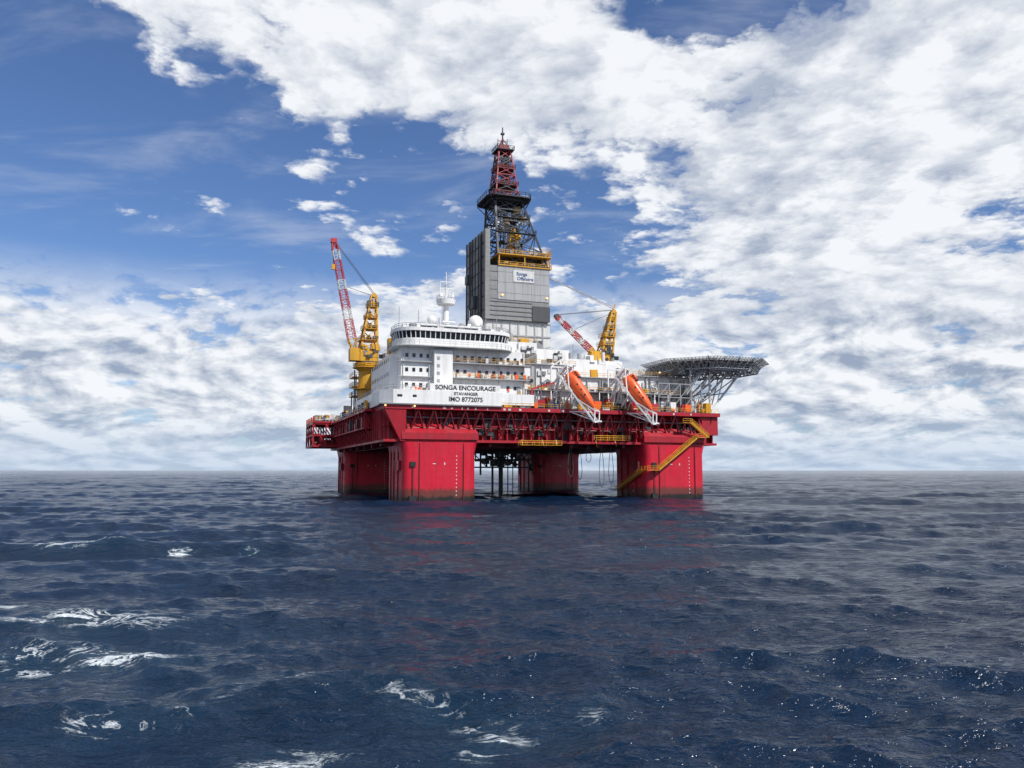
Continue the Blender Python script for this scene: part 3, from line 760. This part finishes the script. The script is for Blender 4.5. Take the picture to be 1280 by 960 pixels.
for v in (-52.,):
    for u in np.arange(30,48,3.6): b.beam((u,v,24.7),(u,v,33),.22); b.beam((u,v,24.7),(u+3.6,v,29),.16); b.beam((u,v,29),(u+3.6,v,33),.16)
    b.beam((30,v,29),(48,v,29),.22); b.beam((30,v,33),(48,v,33),.25)
b.fin('helideck_structure',hd,HC)

# ------------------------------------------------------------ lifeboats with davits
def lifeboat(cu,cv,cz,idx):
    org=(cu,cv,cz); r=root('lifeboat' if idx==0 else 'lifeboat.001',org)
    ax=Vector((.44,-.42,-.79)).normalized(); side=Vector((.69,.72,0)).normalized(); side=(side-ax*side.dot(ax)).normalized(); up=side.cross(ax).normalized()
    if up.z<0: up=-up
    C=Vector(org); L=12.2
    def T(x,y,z): return C+ax*x+side*y+up*z
    b=B(); rings=[]; n=20
    prof=[(-1.0,.35,.5,.45),(-.96,.9,1.05,1.0),(-.82,1.3,1.35,1.5),(-.6,1.5,1.5,1.85),(-.3,1.6,1.6,1.7),(.0,1.62,1.62,1.6),(.3,1.55,1.55,1.5),(.55,1.35,1.4,1.3),(.75,1.0,1.1,1.0),(.9,.58,.7,.62),(.98,.22,.3,.25)]
    for f,wd,lo,hi in prof:
        ring_=[]
        for i in range(n):
            a=6.28318*i/n; c,s_=math.cos(a),math.sin(a); e=.75
            ring_.append(T(f*L/2,wd*1.08*math.copysign(abs(c)**e,c),(hi if s_>0 else lo)*math.copysign(abs(s_)**e,s_)))
        rings.append(ring_)
    b.m('orange'); b.loft(rings)
    wr=[]
    for f,wd,z1 in ((-.92,.75,1.9),(-.84,.95,2.5),(-.62,.95,2.55),(-.48,.8,1.85)):
        wr.append([T(f*L/2,-wd,1.1),T(f*L/2,wd,1.1),T(f*L/2,wd*.8,z1),T(f*L/2,-wd*.8,z1)])
    b.loft(wr)
    b.fin('hull_and_canopy',r,org,smooth=True)
    b=B(); b.m('window_glass')
    def pbox(x0,x1,y0,y1,z0,z1):
        b.add([T(x,y,z) for z in (z0,z1) for x,y in ((x0,y0),(x1,y0),(x1,y1),(x0,y1))],[(3,2,1,0),(4,5,6,7),(0,1,5,4),(1,2,6,5),(2,3,7,6),(3,0,4,7)])
    for x in (-4.9,-4.2,-3.5): pbox(x,x+.45,-.98,.98,2.0,2.35)
    for x in (-1.8,0,1.8): pbox(x,x+.45,-1.74,1.74,.65,.95)
    b.m('dark_grey')
    for sgn in (-1,1):
        b.beam(T(-5.2,sgn*1.5,0),T(3.4,sgn*1.68,0),.16); b.beam(T(3.4,sgn*1.6,0),T(5.4,sgn*.8,0),.16)
    b.m('offwhite')
    b.tube(T(-6.0,0,-.3),T(-6.5,0,-.3),.45,n=10); b.beam(T(-3,0,-1.55),T(4,0,-1.5),.25)
    b.m('white'); k=-1.75
    for sgn in (-1,1):
        y=sgn*2.0
        b.beam(T(-7.5,y,k),T(9.6,y,k),.42); b.beam(T(-7.5,y,k+3.6),T(-2,y,k),.28); b.beam(T(-7.5,y,k+3.6),T(-7.5,y,k),.4)
        b.beam(T(9.6,y,k),T(9.9,y*.5,k+.9),.4); b.beam(T(1.5,y,k),T(7.2,y,k+2.0),.28); b.beam(T(9.6,y,k),T(7.2,y,k+2.0),.28)
        p=T(-6.5,y,k); b.beam(p,(p.x-1.0,-49.5,24.7),.38); p=T(-1,y,k); b.beam(p,(p.x-.5,-51.5,24.7),.4); b.beam(T(-7.3,y,k+3.4),(T(-7.3,y,k).x-.3,-48,30.4),.34)
        p=T(6,y,k); b.beam(p,(p.x-2.2,-53.3,24.0),.34); p=T(9,y,k); b.beam(p,(p.x-3.5,-53.3,24.0),.26)
        b.beam(T(-6.5,y,k),(T(-6.5,y,k).x,-51,24.7),.3)
    for x in (-7.5,-4.5,-1,2.5,6): b.beam(T(x,-2,k),T(x,2,k),.32)
    b.beam(T(9.9,-1,k+.9),T(9.9,1,k+.9),.4); b.beam(T(-7.5,-2,k+3.6),T(-7.5,2,k+3.6),.45); b.beam(T(7.2,-2,k+2),T(7.2,2,k+2),.3)
    b.beam(T(-7.5,-2,k),T(-7.5,2,k+3.6),.22); b.beam(T(-7.5,2,k),T(-7.5,-2,k+3.6),.22)
    c=T(-6,0,0); b.m('offwhite'); b.box(c.x-3.5,c.x+2.8,-50.5,-47.8,30.3,30.6); b.m('yellow'); b.rail([(c.x-3.5,-50.4,30.6),(c.x+2.8,-50.4,30.6)]); b.m('white')
    for du in (-3.4,2.6): b.beam((c.x+du,-50.3,24.7),(c.x+du,-50.3,36.5),.3)
    b.beam((c.x-3.4,-50.3,36.5),(c.x+2.6,-50.3,36.5),.35); b.beam((c.x-3.4,-50.3,31),(c.x+2.6,-50.3,36.5),.2)
    b.beam((c.x-3.4,-50.3,36.5),(c.x-.4,-50.3,38.6),.28); b.beam((c.x+2.6,-50.3,36.5),(c.x-.4,-50.3,38.6),.28)
    b.fin('davit_and_fittings',r,org)
lifeboat(3.2,-56.6,29.4,0)
lifeboat(20.8,-56.6,29.2,1)

# ------------------------------------------------------------ ocean
rs=np.concatenate([np.linspace(1.0,14,50)[:-1],np.exp(np.linspace(math.log(14),math.log(3000),860))[:-1],np.exp(np.linspace(math.log(3000),math.log(40000),60))])
aa=np.radians(np.concatenate([np.linspace(-46,46,900)[:-1],np.linspace(46,314,160)[:-1]]))
nr,na=len(rs),len(aa)
RR,AA=np.meshgrid(rs,aa,indexing='ij')
x=RR*np.sin(AA); y=RR*np.cos(AA); x0,y0=x.copy(),y.copy(); z=np.zeros_like(x)
dr=np.gradient(rs)[:,None]; da=np.gradient(np.append(aa,aa[0]+2*math.pi))[:-1][None,:]
cell=np.maximum(dr,RR*da*.7)
rg=np.random.default_rng(11)
lam=np.exp(np.linspace(math.log(.5),math.log(30),110))
mod=1+.30*np.sin(x0*.045+1.3*np.sin(y0*.031))*np.sin(y0*.058+1.1*np.sin(x0*.027))
for L in lam:
    ph=rg.normal(math.radians(194),math.radians(36 if L<6 else 20)); k=2*math.pi/L; kx,ky=math.sin(ph)*k,math.cos(ph)*k
    st_=.036 if L<3 else .033 if L<9 else .023
    a=st_*L/(2*math.pi)*rg.uniform(.5,1.4)
    wgt=np.clip((L/(1.6*cell)-.7),0,1)*mod
    th=kx*x0+ky*y0+rg.uniform(0,6.28)
    z+=a*wgt*np.cos(th); q=.95*a*wgt*np.sin(th); x-=q*math.sin(ph); y-=q*math.cos(ph)
def ridge(cx,cy,ang,ln,wd,amp):
    c,s_=math.cos(ang),math.sin(ang); dx,dy=x0-cx,y0-cy; a=dx*c+dy*s_; e=-dx*s_+dy*c
    return amp*np.exp(-(a/ln)**2)*np.exp(-(e/wd)**2)
z+=ridge(-42,79,.05,15,1.9,1.15)+ridge(-25,79.5,-.04,11,1.8,.75)+ridge(-14,38,.1,6,1.6,.2)+ridge(-5,30,-.2,5,1.5,.15)+ridge(8,62,.1,12,2.2,.4)+ridge(30,48,-.1,9,1.9,.3)
foam=ridge(-43.5,78.6,.04,3.4,1.7,1.)+ridge(-38.0,79.8,-.05,2.6,1.3,.95)+ridge(-31.5,77,0,1.5,1.3,1.)+ridge(-25,77.5,0,1.3,1.1,.9)
foam+=ridge(-21,41,-.05,9,2.3,.66)+ridge(-28,46,0,9,2.4,.74)+ridge(-16.5,34.5,.15,6,2.0,.60)+ridge(-3.0,28,-.6,3.6,1.3,.56)+ridge(-6.5,24.5,.5,3,1.5,.58)+ridge(-1,25,.9,2.7,1.1,.52)+ridge(-10,31,.1,6,1.8,.52)+ridge(-13,27,.3,5,1.8,.52)+ridge(2.5,27,1.1,2.6,1.0,.46)+ridge(-24,36,.05,8,2.0,.60)
foam=np.clip(foam,0,1)
co=np.stack([x,y,z],-1).reshape(-1,3)
co=np.concatenate([co,[[0,0,0]]])
i=np.arange(nr-1)[:,None]; j=np.arange(na)[None,:]; jn=(j+1)%na
quads=np.stack([i*na+j,i*na+jn,(i+1)*na+jn,(i+1)*na+j],-1).reshape(-1,4)[:,::-1]
c_=nr*na; jj=np.arange(na); tris=np.stack([np.full(na,c_),(jj+1)%na,jj],-1)
me=bpy.data.meshes.new('ocean'); me.vertices.add(len(co)); me.vertices.foreach_set('co',co.ravel())
nl=quads.size+tris.size; me.loops.add(nl); me.loops.foreach_set('vertex_index',np.concatenate([quads.ravel(),tris.ravel()]).astype(np.int32))
me.polygons.add(len(quads)+len(tris))
me.polygons.foreach_set('loop_start',np.concatenate([np.arange(len(quads))*4,quads.size+np.arange(len(tris))*3]).astype(np.int32))
me.update(calc_edges=True); me.validate()
me.polygons.foreach_set('use_smooth',np.ones(len(me.polygons),dtype=bool))
at=me.attributes.new('foam','FLOAT','POINT'); at.data.foreach_set('value',np.append(foam.ravel(),0).astype(np.float32))
oc=bpy.data.objects.new('ocean',me); scene.collection.objects.link(oc)
m,t,bs=newmat('sea_water'); me.materials.append(m)
geo=t.node('ShaderNodeNewGeometry'); pos=geo.outputs['Position']
fl=t.mapping(pos,(1,1,0))
ra=t.mapping(fl,(.6,1.25,1),(0,0,math.radians(-14)))
h1=t.noise(ra,1.2,4,.60,.3); h2=t.noise(ra,4.5,2,.55,.3)
hh=t.m('ADD',t.m('MULTIPLY',h1,.44),t.m('MULTIPLY',h2,.06))
bp=t.node('ShaderNodeBump'); bp.inputs['Strength'].default_value=1.; bp.inputs['Distance'].default_value=1.
t.l.new(hh,bp.inputs['Height']); t.l.new(bp.outputs[0],bs.inputs['Normal'])
fa=t.node('ShaderNodeAttribute',attribute_name='foam').outputs['Fac']
fv=t.noise(t.mapping(fl,(.5,1.1,1)),.75,8,.68,1.2); vein=t.m('ABSOLUTE',t.m('SUBTRACT',fv,.5)); vein=t.mr(vein,.05,.0)
fn=t.noise(fl,4.2,6,.75,.3)
fb=t.noise(t.mapping(fl,(.6,1.2,1)),.35,4,.6,.4)
fmask=t.m('MULTIPLY',fa,t.mr(fb,.36,.60,.45,1.15))
ff=t.m('MULTIPLY',fmask,t.m('ADD',t.m('MULTIPLY',vein,.62),t.m('MULTIPLY',fn,1.15)))
ff=t.mr(ff,.42,.92)
pv=t.noise(fl,.035,3,.55)
wc=t.mix(t.mr(pv,.35,.7),(.0025,.012,.034),(.0035,.017,.044))
wc=t.mix(t.m('MULTIPLY',fa,.38),wc,(.015,.055,.09))
t.l.new(t.mix(ff,wc,(.60,.65,.68)),bs.inputs['Base Color'])
t.put(bs.inputs['Roughness'],t.mr(ff,0.,.6,.15,.7)); bs.inputs['IOR'].default_value=1.333
bs.inputs['Specular IOR Level'].default_value=.34

# ------------------------------------------------------------ camera
cd=bpy.data.cameras.new('camera'); cd.sensor_width=36; cd.lens=28.125; cd.clip_start=.5; cd.clip_end=80000
cam=bpy.data.objects.new('camera',cd); scene.collection.objects.link(cam); cam.location=(0,0,8)
cam.rotation_euler=(math.radians(90+6.16),0,0); scene.camera=cam
print('faces',sum(len(o.data.polygons) for o in bpy.data.objects if o.type=='MESH'))
